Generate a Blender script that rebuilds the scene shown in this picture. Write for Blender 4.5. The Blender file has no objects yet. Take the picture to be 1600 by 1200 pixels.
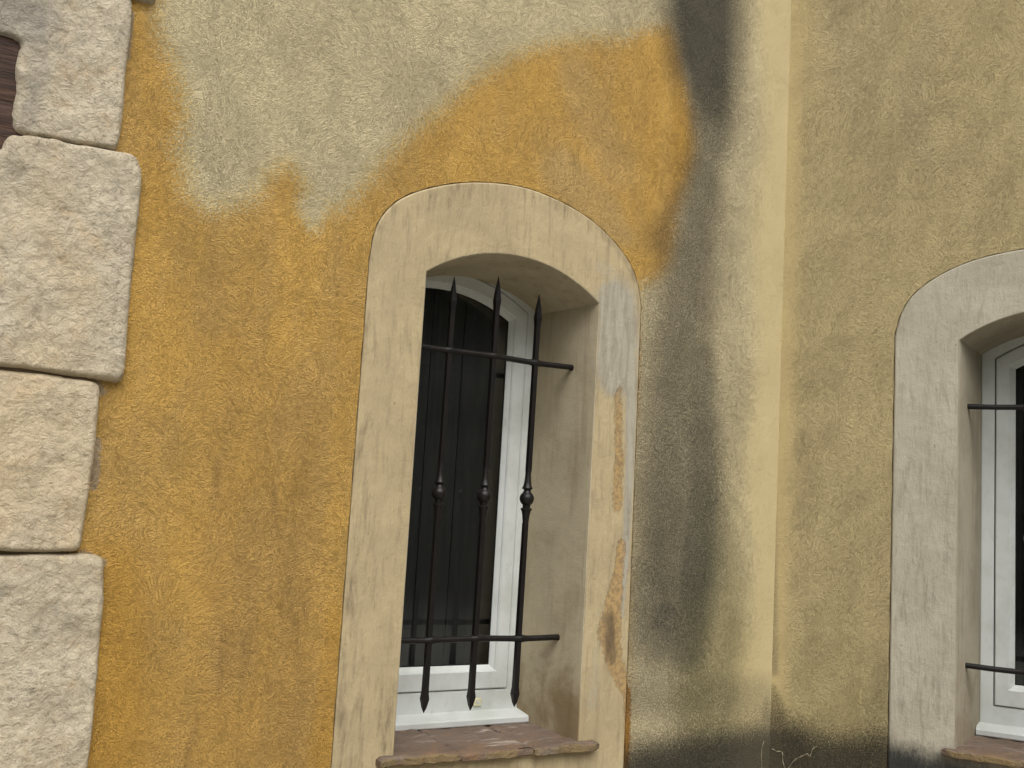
import bpy, math, random
import numpy as np
from mathutils import Vector, Matrix, noise
from mathutils.geometry import delaunay_2d_cdt

S = bpy.context.scene
COL = S.collection
R = math.radians
EYE = 1.62                                  # height of the camera above the ground (m)

# ------------------------------------------------------------------ camera
PITCH, ROLL, FPX = 0.11456, 0.058282, 1640.0
cp, sp, cr, sr = math.cos(PITCH), math.sin(PITCH), math.cos(ROLL), math.sin(ROLL)
CAM = Matrix(((1, 0, 0), (0, -sp, -cp), (0, cp, -sp))) @ Matrix(((cr, -sr, 0), (sr, cr, 0), (0, 0, 1)))
cd = bpy.data.cameras.new('camera'); cam = bpy.data.objects.new('camera', cd); COL.objects.link(cam)
cam.matrix_world = Matrix.Translation((0, 0, EYE)) @ CAM.to_4x4()
cd.sensor_fit = 'HORIZONTAL'; cd.sensor_width = 36; cd.lens = 36 * FPX / 1600
cd.clip_start = 0.02; cd.clip_end = 300
S.camera = cam

# ------------------------------------------------------------------ light: overcast daylight
SUN_AZ, SUN_EL = R(165), R(52)              # azimuth clockwise from +Y (the walls are at +Y), so behind the camera, a bit right
w = bpy.data.worlds.new('World'); S.world = w; w.use_nodes = True
nt = w.node_tree; nt.nodes.clear()
sky = nt.nodes.new('ShaderNodeTexSky'); sky.sky_type = 'NISHITA'; sky.sun_disc = False
sky.sun_elevation = SUN_EL; sky.sun_rotation = SUN_AZ; sky.dust_density = 4.0; sky.air_density = 1.0
hs = nt.nodes.new('ShaderNodeHueSaturation'); hs.inputs['Saturation'].default_value = 0.18   # cloud cover greys the sky
bg = nt.nodes.new('ShaderNodeBackground'); bg.inputs['Strength'].default_value = 0.12
wo = nt.nodes.new('ShaderNodeOutputWorld')
nt.links.new(sky.outputs[0], hs.inputs['Color']); nt.links.new(hs.outputs[0], bg.inputs[0]); nt.links.new(bg.outputs[0], wo.inputs[0])
sl = bpy.data.lights.new('sun', 'SUN'); sl.energy = 1.2; sl.angle = R(45); sl.color = (1.0, 0.97, 0.92)
so = bpy.data.objects.new('sun', sl); COL.objects.link(so)
sd = Vector((math.sin(SUN_AZ) * math.cos(SUN_EL), math.cos(SUN_AZ) * math.cos(SUN_EL), math.sin(SUN_EL)))
so.rotation_euler = sd.to_track_quat('Z', 'Y').to_euler(); so.location = (0, 0, 6)
S.view_settings.view_transform = 'Standard'; S.view_settings.look = 'None'
S.view_settings.gamma = 1; S.view_settings.use_curve_mapping = False
S.view_settings.exposure = 0.6

# ------------------------------------------------------------------ wall frames
A1, A2 = 1.015723, 2.062213                 # headings of the two walls (they meet at 120 degrees)
CX, CY, CZ = 0.818029, 3.180796, EYE        # the inner corner, heights in wall coordinates are measured from the eye
def wall_matrix(a):
    d = Vector((math.sin(a), math.cos(a), 0)); y = Vector((0, 0, 1)).cross(d)
    m = Matrix.Identity(4)
    for i in range(3): m[i][0] = d[i]; m[i][1] = y[i]; m[i][2] = (0, 0, 1)[i]
    m.translation = (CX, CY, CZ); return m
WM = {1: wall_matrix(A1), 2: wall_matrix(A2)}   # local axes: x along the wall, y into the wall, z up

def bp(wl, pts, depth=0.0):
    """where measured sight lines meet the plane of a wall: used to survey the stains once, result is in wall metres"""
    m = WM[wl]; d = m.to_3x3().col[0]; n = m.to_3x3().col[1]; out = []
    for px, py in pts:
        v = CAM @ Vector(((px - 800) / FPX, (600 - py) / FPX, -1))
        O = Vector((CX, CY, 0)) + n * depth
        X = v * (O.dot(n) / v.dot(n)); out.append(((X - Vector((CX, CY, 0))).dot(d), X.z))
    return np.array(out)

# ------------------------------------------------------------------ node helper
class NT:
    def __init__(s, name):
        s.m = bpy.data.materials.new(name); s.m.use_nodes = True; s.t = s.m.node_tree; s.t.nodes.clear()
        s.out = s.t.nodes.new('ShaderNodeOutputMaterial'); s.bsdf = None
    def n(s, typ, ins=None, **props):
        nd = s.t.nodes.new(typ)
        for k, v in props.items(): setattr(nd, k, v)
        for k, v in (ins or {}).items():
            if v is None: continue
            if isinstance(v, bpy.types.NodeSocket): s.t.links.new(v, nd.inputs[k])
            else: nd.inputs[k].default_value = v
        return nd
    def co(s): return s.n('ShaderNodeTexCoord').outputs['Object']
    def mapv(s, v, sc=(1, 1, 1), loc=(0, 0, 0)): return s.n('ShaderNodeMapping', {'Vector': v, 'Scale': sc, 'Location': loc}).outputs[0]
    def noise(s, v, scale, detail=3, rough=.55, dist=0.0, col=False):
        nd = s.n('ShaderNodeTexNoise', {'Vector': v, 'Scale': scale, 'Detail': detail, 'Roughness': rough, 'Distortion': dist})
        return nd.outputs['Color' if col else 'Fac']
    def math(s, op, a, b=None, c=None, clamp=False):
        return s.n('ShaderNodeMath', {0: a, 1: b, 2: c}, operation=op, use_clamp=clamp).outputs[0]
    def ramp(s, v, lo, hi, a=0.0, b=1.0):
        return s.n('ShaderNodeMapRange', {'Value': v, 'From Min': lo, 'From Max': hi, 'To Min': a, 'To Max': b}, interpolation_type='SMOOTHSTEP').outputs[0]
    def lin(s, v, lo, hi, a=0.0, b=1.0):
        return s.n('ShaderNodeMapRange', {'Value': v, 'From Min': lo, 'From Max': hi, 'To Min': a, 'To Max': b}).outputs[0]
    def mix(s, f, a, b, mode='MIX'):
        def c(x): return x if isinstance(x, bpy.types.NodeSocket) else (x[0], x[1], x[2], 1)
        nd = s.n('ShaderNodeMix', data_type='RGBA', blend_type=mode)
        for k, v in ((0, f), (6, c(a)), (7, c(b))):
            if isinstance(v, bpy.types.NodeSocket): s.t.links.new(v, nd.inputs[k])
            else: nd.inputs[k].default_value = v
        return nd.outputs[2]
    def attr(s, name): return s.n('ShaderNodeAttribute', attribute_name=name).outputs['Fac']
    def vadd(s, a, b, k):
        sc = s.n('ShaderNodeVectorMath', {0: b, 'Scale': k}, operation='SCALE').outputs[0]
        return s.n('ShaderNodeVectorMath', {0: a, 1: sc}, operation='ADD').outputs[0]
    def bump(s, h, dist, strength=1.0, normal=None):
        return s.n('ShaderNodeBump', {'Height': h, 'Distance': dist, 'Strength': strength, 'Normal': normal}).outputs[0]
    def end(s, color, rough=0.8, normal=None, spec=0.3, metal=0.0):
        def c(x): return x if isinstance(x, bpy.types.NodeSocket) else (x[0], x[1], x[2], 1)
        b = s.n('ShaderNodeBsdfPrincipled', {'Base Color': c(color), 'Roughness': rough, 'Specular IOR Level': spec, 'Metallic': metal, 'Normal': normal})
        s.t.links.new(b.outputs[0], s.out.inputs[0]); s.bsdf = b; return s.m

def srgb(r, g, b):
    f = lambda c: (c / 255 / 12.92) if c <= 10 else ((c / 255 + .055) / 1.055) ** 2.4
    return (f(r), f(g), f(b))

# ------------------------------------------------------------------ object helpers
def tag(o, label=None, cat=None, group=None, kind=None):
    kind = kind or 'thing'
    for k, v in (('label', label), ('category', cat), ('group', group), ('kind', kind)):
        if v: o[k] = v
def mesh_obj(name, verts, faces, mat, parent=None, matrix=None, smooth=False, attrs=None, autosmooth=None):
    me = bpy.data.meshes.new(name); me.from_pydata([tuple(v) for v in verts], [], faces); me.materials.append(mat)
    if smooth: me.polygons.foreach_set('use_smooth', [True] * len(me.polygons))
    for k, a in (attrs or {}).items():
        at = me.attributes.new(k, 'FLOAT', 'POINT'); at.data.foreach_set('value', np.asarray(a, dtype=np.float32))
    me.update()
    if autosmooth: me.set_sharp_from_angle(angle=autosmooth)
    o = bpy.data.objects.new(name, me); COL.objects.link(o)
    if parent: o.parent = parent
    if matrix: o.matrix_world = matrix
    return o
def empty(name, wl, x, y, z):
    o = bpy.data.objects.new(name, None); COL.objects.link(o)
    o.matrix_world = WM[wl] @ Matrix.Translation((x, y, z)); o.empty_display_size = .1; return o
class MB:
    def __init__(s): s.v = []; s.f = []
    def add(s, v, f):
        k = len(s.v); s.v += [tuple(p) for p in v]; s.f += [tuple(i + k for i in q) for q in f]; return s
    def box(s, x0, x1, y0, y1, z0, z1, b=0.0):
        # a box with all its edges bevelled by b
        if b <= 0:
            return s.add([(x, y, z) for z in (z0, z1) for y in (y0, y1) for x in (x0, x1)],
                         [(0, 2, 3, 1), (4, 5, 7, 6), (0, 1, 5, 4), (2, 6, 7, 3), (0, 4, 6, 2), (1, 3, 7, 5)])
        import bmesh
        bm = bmesh.new(); bmesh.ops.create_cube(bm, size=1)
        for q in bm.verts: q.co = ((x0 + x1) / 2 + q.co.x * (x1 - x0), (y0 + y1) / 2 + q.co.y * (y1 - y0), (z0 + z1) / 2 + q.co.z * (z1 - z0))
        bmesh.ops.bevel(bm, geom=bm.edges[:], offset=b, segments=2, affect='EDGES', profile=.5)
        bm.verts.ensure_lookup_table(); bm.verts.index_update()
        s.add([q.co[:] for q in bm.verts], [tuple(q.index for q in f.verts) for f in bm.faces]); bm.free(); return s
    def tube(s, pts, rad, n=12, square=False, cap=True):
        # a rod through pts; rad is one radius or one per point
        rad = rad if hasattr(rad, '__len__') else [rad] * len(pts); P = [Vector(p) for p in pts]; k = len(s.v)
        up = None
        for i, p in enumerate(P):
            t = (P[min(i + 1, len(P) - 1)] - P[max(i - 1, 0)]).normalized()
            if up is None: up = Vector((0, 1, 0)) if abs(t.y) < .9 else Vector((1, 0, 0))
            a = (up - t * up.dot(t)).normalized(); bvec = t.cross(a); up = a
            for j in range(n):
                th = 2 * math.pi * (j + .5) / n; r = rad[i]
                s.v.append(tuple(p + a * math.cos(th) * r + bvec * math.sin(th) * r))
        for i in range(len(P) - 1):
            for j in range(n): s.f.append((k + i * n + j, k + i * n + (j + 1) % n, k + (i + 1) * n + (j + 1) % n, k + (i + 1) * n + j))
        if cap:
            s.f.append(tuple(k + j for j in range(n))[::-1]); s.f.append(tuple(k + (len(P) - 1) * n + j for j in range(n)))
        return s
    def off(s, dx, dy, dz): s.v = [(a + dx, b + dy, c + dz) for a, b, c in s.v]; return s
    def build(s, name, mat, parent=None, matrix=None, smooth=False, auto=None):
        return mesh_obj(name, s.v, s.f, mat, parent, matrix, smooth or bool(auto), None, auto)

# signed distances and strokes, all in wall metres --------------------------------
def seg_d(P, a, b):
    ab = b - a; t = np.clip(((P - a) @ ab) / max(ab @ ab, 1e-12), 0, 1); q = a + t[:, None] * ab
    return np.hypot(*(P - q).T), t
def poly_sd(P, poly):
    """signed distance, positive inside"""
    d = np.full(len(P), 1e9); ins = np.zeros(len(P), bool); n = len(poly)
    for i in range(n):
        a, b = poly[i], poly[(i + 1) % n]; d = np.minimum(d, seg_d(P, a, b)[0])
        c = ((a[1] > P[:, 1]) != (b[1] > P[:, 1]))
        with np.errstate(divide='ignore', invalid='ignore'):
            x = (b[0] - a[0]) * (P[:, 1] - a[1]) / (b[1] - a[1]) + a[0]
        ins ^= c & (P[:, 0] < x)
    return np.where(ins, d, -d)
def sstep(x, a, b):
    t = np.clip((x - a) / (b - a), 0, 1); return t * t * (3 - 2 * t)
def stroke(P, path, rads, vals, soft=1.0):
    """soft brush along a path; radius and strength change along it"""
    out = np.zeros(len(P)); path = np.asarray(path)
    for i in range(len(path) - 1):
        d, t = seg_d(P, path[i], path[i + 1])
        r = rads[i] + (rads[i + 1] - rads[i]) * t; v = vals[i] + (vals[i + 1] - vals[i]) * t
        out = np.maximum(out, v * (1 - sstep(d, r * (1 - .75 * soft), r * (1 + .6 * soft))))
    return out
PX = 0.00195                                # metres of wall per pixel of measurement, about

# ------------------------------------------------------------------ materials
def stucco_height(N, co):
    """hand-floated render: short curved scratches that swirl, plus grain"""
    big = N.noise(co, 3.2, 2, .5, 0, True)
    warp = N.vadd(co, big, 0.55)
    med = N.noise(co, 14, 2, .5, 0, True)
    warp2 = N.vadd(warp, med, 0.05)
    v1 = N.noise(N.mapv(warp2, (1.0, 1, .36)), 175, 2, .55, .4)
    v2 = N.noise(N.mapv(warp2, (.36, 1, 1.0)), 175, 2, .55, .4)
    sel = N.ramp(N.noise(co, 4.1, 2, .5, .8), .44, .56)
    sw = N.n('ShaderNodeMix', {0: sel, 2: v1, 3: v2}, data_type='FLOAT').outputs[0]
    rid = N.math('ABSOLUTE', N.math('SUBTRACT', sw, .5))
    rid = N.ramp(rid, 0.0, .075)                    # thin grooves between ridges
    gate = N.ramp(N.noise(co, 70, 2, .5), .38, .60)
    rid = N.math('SUBTRACT', 1.0, N.math('MULTIPLY', N.math('SUBTRACT', 1.0, rid), N.math('ADD', N.math('MULTIPLY', gate, .55), .45)))
    fine = N.noise(co, 260, 3, .72)
    lump = N.noise(co, 85, 2, .5, .2)
    h = N.math('ADD', N.math('MULTIPLY', rid, .50), N.math('MULTIPLY', fine, 1.25))
    h = N.math('ADD', h, N.math('MULTIPLY', lump, .45))
    patch = N.ramp(N.noise(co, 5, 2, .5), .30, .70, .80, 1.0)
    return h, rid, fine, lump, patch

def make_stucco(name, right=False):
    N = NT(name); co = N.co(); h, rid, fine, lump, patch = stucco_height(N, co)
    rag = N.math('ADD', N.math('MULTIPLY', N.noise(co, 170, 3, .75, .3), 1.45), N.math('MULTIPLY', N.noise(co, 30, 3, .6), .22))
    rag = N.math('SUBTRACT', rag, .835)               # about -.3 .. .3
    big = N.noise(co, 2.6, 4, .6, .4); streak = N.noise(N.mapv(co, (9, 1, 1.1)), 2.0, 4, .65)
    cream_a, cream_b = srgb(220, 206, 166), srgb(213, 199, 161)
    if right: cream_a, cream_b = srgb(206, 189, 142), srgb(201, 183, 138)
    cream = N.mix(N.ramp(N.math('ADD', N.math('MULTIPLY', big, .5), N.math('MULTIPLY', streak, .5)), .38, .62), cream_a, cream_b)
    if right:
        cream = N.mix(N.ramp(N.math('ADD', N.attr('grey'), N.math('MULTIPLY', rag, .5)), .25, .9), cream, srgb(186, 172, 138))
    col = cream
    green = N.math('MULTIPLY', N.ramp(N.math('ADD', N.attr('green'), N.math('MULTIPLY', rag, .5)), .1, 1.0), .7)
    col = N.mix(green, col, srgb(160, 150, 102))
    if not right:
        ora = N.mix(N.ramp(N.math('ADD', N.math('MULTIPLY', N.noise(co, 5.0, 3, .5, .3), .5), N.math('MULTIPLY', streak, .5)), .38, .64), srgb(216, 172, 90), srgb(210, 170, 98))
        ora = N.mix(N.ramp(N.attr('rich'), 0, 1, 0, .8), ora, srgb(204, 156, 68))
        ora = N.mix(N.math('MULTIPLY', N.ramp(N.math('ADD', N.attr('wash'), rag), .2, 1.0), .6), ora, srgb(206, 176, 122))
        soil = N.math('ADD', N.attr('soil'), N.math('MULTIPLY', N.math('SUBTRACT', streak, .5), .6))
        ora = N.mix(N.math('MULTIPLY', N.ramp(soil, .10, 1.05), .56), ora, srgb(158, 124, 74))
        # worn rim: cream grains sit on the high spots first
        m = N.math('ADD', N.attr('orange'), N.math('MULTIPLY', rag, 1.15))
        m = N.math('ADD', m, N.math('MULTIPLY', N.math('SUBTRACT', fine, .5), .9))
        om = N.ramp(m, .30, .70)
        rim = N.math('MULTIPLY', N.ramp(m, .16, .42), N.ramp(m, .72, .46))
        col = N.mix(om, N.mix(N.math('MULTIPLY', N.math('MULTIPLY', rim, N.attr('halo')), .55), col, srgb(220, 196, 132)), ora)
        mort = N.ramp(N.math('ADD', N.attr('mortar'), N.math('MULTIPLY', rag, 1.0)), .35, .75)
        col = N.mix(mort, col, srgb(176, 157, 128))
        col = N.mix(N.ramp(N.math('ADD', N.attr('rust'), N.math('MULTIPLY', rag, 1.3)), .35, .7), col, srgb(180, 128, 50))
    col = N.mix(N.math('MULTIPLY', N.attr('smoothed'), .85), col, srgb(183, 167, 124) if not right else srgb(184, 165, 118))
    # fine tone: grains and dusty hollows, plus relief shading put into the colour
    g = N.math('ADD', N.math('MULTIPLY', fine, .7), N.math('MULTIPLY', N.noise(co, 380, 2, .6), .3))
    col = N.mix(N.math('MULTIPLY', N.ramp(g, .52, .66), N.lin(N.attr('smoothed'), 0, 1, .30, .05)), col, N.mix(.5, col, (.62, .55, .40)))
    col = N.mix(N.math('MULTIPLY', N.ramp(g, .62, .38), N.lin(N.attr('smoothed'), 0, 1, .30, .05)), col, srgb(112, 94, 64), 'MIX')
    groove = N.math('MULTIPLY', N.math('SUBTRACT', 1.0, rid), N.lin(N.attr('smoothed'), 0, 1, .20, .02))
    col = N.mix(N.math('MULTIPLY', groove, patch), col, srgb(98, 80, 50))
    # algae and soot
    st = N.attr('stain')
    stn = N.math('ADD', st, N.math('MULTIPLY', N.math('ADD', N.math('MULTIPLY', rag, .40), N.math('MULTIPLY', N.math('SUBTRACT', fine, .5), -1.1)), N.ramp(st, .02, .35)))
    f = N.math('MULTIPLY', N.lin(stn, .0, 1.0), .93)
    tint = N.mix(N.ramp(N.attr('green'), 0, 1), srgb(72, 70, 63), srgb(68, 69, 58))
    col = N.mix(f, col, tint)
    black = N.ramp(N.math('ADD', N.attr('black'), N.math('MULTIPLY', N.math('ADD', N.math('MULTIPLY', rag, .5), N.math('MULTIPLY', N.math('SUBTRACT', fine, .5), -1.2)), N.ramp(N.attr('black'), .02, .3))), .06, 1.05)
    col = N.mix(N.math('MULTIPLY', black, .94), col, N.mix(N.ramp(rag, -.1, .45), srgb(50, 48, 43), srgb(72, 69, 58)))
    amt = N.lin(N.attr('smoothed'), 0, 1, 1.0, .12)
    hh = N.math('MULTIPLY', N.math('MULTIPLY', h, patch), amt)
    nrm = N.bump(hh, .0058, 1.0)
    return N.end(col, .92, nrm, .15)

def make_band(name, white=False):
    N = NT(name); co = N.co()
    brush = N.noise(N.mapv(N.vadd(co, N.noise(co, 3, 2, .5, 0, True), .04), (9, 1, 1.4)), 6.0, 5, .68, .3)
    brush2 = N.noise(N.mapv(N.vadd(co, N.noise(co, 6, 2, .5, 0, True), .02), (26, 1, 4.5)), 6.0, 4, .7, .2)
    cloud = N.noise(co, 5.5, 5, .62, .3); fine = N.noise(co, 300, 2, .6)
    rag = N.math('SUBTRACT', N.math('ADD', N.math('MULTIPLY', N.noise(N.mapv(co, (1.4, 1, .7)), 90, 5, .78, .3), 1.0), N.math('MULTIPLY', N.noise(co, 20, 3, .6), .5)), .75)
    if white: a, b, c = srgb(180, 174, 156), srgb(168, 162, 144), srgb(148, 142, 126)
    else: a, b, c = srgb(180, 164, 129), srgb(168, 152, 120), srgb(142, 128, 102)
    col = N.mix(N.ramp(cloud, .38, .64), a, b)
    col = N.mix(N.math('MULTIPLY', N.ramp(brush, .48, .68), .55), col, c)
    col = N.mix(N.math('MULTIPLY', N.ramp(brush2, .54, .74), .30), col, srgb(126, 110, 84))
    col = N.mix(N.math('MULTIPLY', N.ramp(N.math('ADD', N.attr('lime'), N.math('ADD', N.math('MULTIPLY', N.math('SUBTRACT', brush2, .5), 1.6), N.math('MULTIPLY', rag, .4))), .15, .95), .85), col, N.mix(N.ramp(brush, .4, .6), srgb(166, 162, 148), srgb(148, 143, 129)))
    peel = N.math('ADD', N.attr('peel'), N.math('MULTIPLY', rag, 1.4))
    pm = N.ramp(peel, .28, .66)
    pc = N.mix(N.ramp(N.noise(co, 90, 3, .7), .4, .6), srgb(176, 142, 88), srgb(134, 108, 72))
    col = N.mix(N.math('MULTIPLY', pm, .70), col, pc)
    col = N.mix(N.math('MULTIPLY', N.math('MULTIPLY', N.ramp(peel, .36, .44), N.ramp(peel, .56, .48)), .22), col, srgb(112, 88, 58))
    dirt = N.math('ADD', N.attr('dirt'), N.math('MULTIPLY', N.math('SUBTRACT', brush, .5), 1.2))
    dirt = N.math('ADD', dirt, N.math('MULTIPLY', rag, .4))
    col = N.mix(N.math('MULTIPLY', N.ramp(dirt, .2, 1.0), .85), col, srgb(92, 78, 62))
    blk = N.ramp(N.math('ADD', N.attr('black'), N.math('MULTIPLY', rag, .5)), .2, .9)
    col = N.mix(N.math('MULTIPLY', blk, N.ramp(N.attr('black'), 0, .15)), col, srgb(52, 52, 50))
    speck = N.ramp(N.noise(co, 75, 2, .5), .73, .78)
    col = N.mix(N.math('MULTIPLY', speck, .5), col, srgb(120, 98, 70))
    h = N.math('ADD', N.math('MULTIPLY', brush2, .8), N.math('MULTIPLY', fine, .35))
    h = N.math('ADD', h, N.math('MULTIPLY', N.noise(co, 26, 3, .6, .3), 1.2))
    h = N.math('SUBTRACT', h, N.math('MULTIPLY', pm, .35))
    return N.end(col, .85, N.bump(h, .0026), .2)

def make_reveal(name, white=False):
    N = NT(name); co = N.co(); sep = N.n('ShaderNodeSeparateXYZ', {0: co}).outputs
    cloud = N.noise(co, 7, 5, .6, .3); st = N.noise(N.mapv(co, (14, 14, 1)), 3.0, 4, .6)
    a, b = (srgb(160, 153, 134), srgb(146, 138, 120)) if white else (srgb(180, 168, 142), srgb(166, 154, 128))
    col = N.mix(N.ramp(cloud, .35, .65), a, b)
    col = N.mix(N.math('MULTIPLY', N.ramp(st, .5, .7), .35), col, srgb(130, 116, 92))
    low = N.math('ADD', N.lin(sep[2], .0, .42, 1.0, 0.0), N.math('MULTIPLY', N.math('SUBTRACT', cloud, .5), 2.2))
    col = N.mix(N.math('MULTIPLY', N.ramp(low, .35, 1.1), .25 if white else .65), col, srgb(112, 88, 52))
    lime = N.math('ADD', N.lin(sep[2], .0, .05, 1.0, 0.0), N.math('SUBTRACT', N.noise(co, 45, 3, .6), .5))
    col = N.mix(N.math('MULTIPLY', N.ramp(lime, .75, .95), .7), col, srgb(196, 186, 166))
    h = N.math('ADD', N.noise(co, 30, 3, .6), N.math('MULTIPLY', N.noise(co, 260, 2, .6), .4))
    return N.end(col, .85, N.bump(h, .0018), .2)

def make_stone(name):
    N = NT(name); co = N.co(); inf = N.n('ShaderNodeObjectInfo').outputs['Random']
    c1 = N.noise(co, 6, 5, .65, .5); c2 = N.noise(co, 22, 5, .7, .4); c3 = N.noise(co, 70, 4, .7, .5)
    col = N.mix(N.ramp(c1, .35, .65), srgb(204, 192, 168), srgb(190, 178, 156))
    col = N.mix(N.math('MULTIPLY', N.ramp(c2, .52, .72), .55), col, srgb(198, 170, 134))
    col = N.mix(N.math('MULTIPLY', N.ramp(c2, .47, .30), .55), col, srgb(156, 150, 136))
    col = N.mix(N.math('MULTIPLY', N.ramp(c3, .50, .34), .40), col, srgb(116, 104, 86))
    col = N.mix(N.math('MULTIPLY', N.ramp(N.noise(co, 3.0, 3, .6), .60, .72), .35), col, srgb(184, 148, 112))
    col = N.mix(N.ramp(N.noise(co, 2.2, 3, .55, .4), .42, .62, 0, .5), col, N.mix(N.ramp(inf, .3, .7), srgb(182, 172, 150), srgb(206, 184, 146)))
    col = N.mix(N.attr('grey_shade'), col, srgb(134, 130, 124))
    col = N.mix(N.math('MULTIPLY', N.attr('joint'), .10), col, srgb(120, 104, 80))
    vor = N.n('ShaderNodeTexVoronoi', {'Vector': N.vadd(co, N.noise(co, 40, 2, .5, 0, True), .03), 'Scale': 60.0}, feature='SMOOTH_F1').outputs['Distance']
    h = N.math('ADD', N.math('MULTIPLY', N.noise(co, 55, 5, .72, .6), 1.6), N.math('MULTIPLY', vor, .5))
    h = N.math('ADD', h, N.math('MULTIPLY', N.noise(co, 220, 3, .7), .5))
    return N.end(col, .93, N.bump(h, .0062), .12)

def simple(name, c, rough=.5, spec=.4, bumpd=0, bscale=60, var=.12, metal=0, c2=None):
    N = NT(name); co = N.co(); n1 = N.noise(co, bscale * .25, 4, .6, .2)
    d = c2 or tuple(x * (1 - var * 2) for x in c)
    col = N.mix(N.ramp(n1, .35, .7), c, d)
    nr = N.bump(N.noise(co, bscale, 3, .6), bumpd) if bumpd else None
    return N.end(col, rough, nr, spec, metal)

M = {}
M['stucco_left'] = make_stucco('ochre_stucco'); M['stucco_right'] = make_stucco('cream_stucco', True)
M['band_left'] = make_band('beige_band'); M['band_right'] = make_band('pale_band', True)
M['reveal_left'] = make_reveal('beige_reveal'); M['reveal_right'] = make_reveal('pale_reveal', True)
M['stone'] = make_stone('rough_limestone')
M['mortar'] = simple('mortar', srgb(110, 96, 76), .95, .1, .002, 120)
M['iron'] = simple('black_wrought_iron', (.0060, .0052, .0050), .42, .32, .0006, 160, .2, c2=(.0095, .0065, .0055))
M['rust'] = simple('rusty_iron', (.035, .014, .008), .8, .2, .0008, 200, c2=(.016, .009, .007))
M['gap'] = simple('dark_gasket', (.02, .02, .019), .7, .2)
M['cap'] = simple('yellowed_plastic', srgb(214, 208, 172), .45, .4)
M['ground'] = simple('gravelly_ground', (.42, .40, .35), .95, .1, .01, 40, .1)
def pvc():
    N = NT('white_pvc'); co = N.co()
    c = N.mix(N.ramp(N.noise(co, 8, 4, .6), .4, .7), srgb(205, 209, 206), srgb(190, 194, 188))
    c = N.mix(N.math('MULTIPLY', N.ramp(N.noise(N.mapv(co, (1, 1, .35)), 38, 5, .7), .58, .76), .35), c, srgb(150, 142, 122))
    return N.end(c, .38, None, .4)
M['pvc'] = pvc()
def tile_mat():
    N = NT('worn_terracotta'); co = N.co(); sep = N.n('ShaderNodeSeparateXYZ', {0: co}).outputs
    dg = N.n('ShaderNodeMapping', {'Vector': co, 'Rotation': (0, 0, R(24)), 'Scale': (.35, 1.7, 1)}).outputs[0]
    a = N.noise(co, 9, 4, .6, .4); b = N.noise(N.mapv(co, (1, 2.5, 2.5)), 24, 5, .7, .5)
    col = N.mix(N.ramp(a, .38, .62), srgb(122, 100, 82), srgb(104, 90, 78))
    grey = N.ramp(N.math('ADD', N.lin(sep[1], .0, .12, 0, 1), N.math('MULTIPLY', N.math('SUBTRACT', a, .5), 1.6)), .2, .8)
    col = N.mix(N.math('MULTIPLY', grey, .75), col, srgb(112, 98, 88))
    col = N.mix(N.math('MULTIPLY', N.ramp(b, .52, .66), .45), col, srgb(140, 108, 72))
    col = N.mix(N.math('MULTIPLY', N.ramp(b, .42, .30), .6), col, srgb(74, 52, 38))
    lich = N.math('ADD', N.lin(sep[1], -.03, -.018, 1, 0), N.math('MULTIPLY', N.math('SUBTRACT', N.noise(co, 14, 4, .65), .5), 3.0))
    col = N.mix(N.math('MULTIPLY', N.ramp(lich, .55, 1.1), .5), col, srgb(132, 116, 74))
    pale = N.noise(dg, 22, 4, .6, .3)
    col = N.mix(N.math('MULTIPLY', N.ramp(pale, .54, .72), N.ramp(sep[1], -.02, .02, .2, .9)), col, srgb(168, 158, 148))
    h = N.math('ADD', N.noise(co, 45, 4, .7, .4), N.math('MULTIPLY', N.noise(co, 180, 3, .6), .4))
    return N.end(col, .8, N.bump(h, .009), .2)
M['tile'] = tile_mat()
def wood():
    N = NT('old_brown_wood'); co = N.co()
    g = N.noise(N.mapv(co, (1.2, 6, 14)), 7, 5, .65, .6)
    col = N.mix(N.ramp(g, .35, .65), srgb(82, 60, 48), srgb(48, 35, 29))
    return N.end(col, .65, N.bump(g, .004), .25)
M['wood'] = wood()
def backing_mat():
    N = NT('dark_brown_backing'); co = N.co()
    col = N.mix(N.ramp(N.noise(N.mapv(co, (12, 1, 1)), 4, 3, .5), .4, .6), (.082, .077, .074), (.100, .093, .089))
    return N.end(col, .6, None, .25)
M['backing'] = backing_mat()
def glass():
    N = NT('window_glass')
    fr = N.n('ShaderNodeFresnel', {'IOR': 1.5}).outputs[0]
    gl = N.n('ShaderNodeBsdfGlossy', {'Roughness': .012, 'Color': (.9, .95, .95, 1)}).outputs[0]
    tr = N.n('ShaderNodeBsdfTransparent', {'Color': (.80, .83, .82, 1)}).outputs[0]
    mx = N.n('ShaderNodeMixShader', {0: N.math('MULTIPLY', fr, 1.8, clamp=True), 1: tr, 2: gl}).outputs[0]
    N.t.links.new(mx, N.out.inputs[0]); return N.m
M['glass'] = glass()
def leaf():
    N = NT('evergreen_leaf'); c = N.mix(N.noise(N.co(), 1.2, 3), (.02, .035, .012), (.12, .16, .07)); return N.end(c, .6, None, .3)  # paler tone paints lit leaves into the colour, for the pane reflections
M['leaf'] = leaf()

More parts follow.
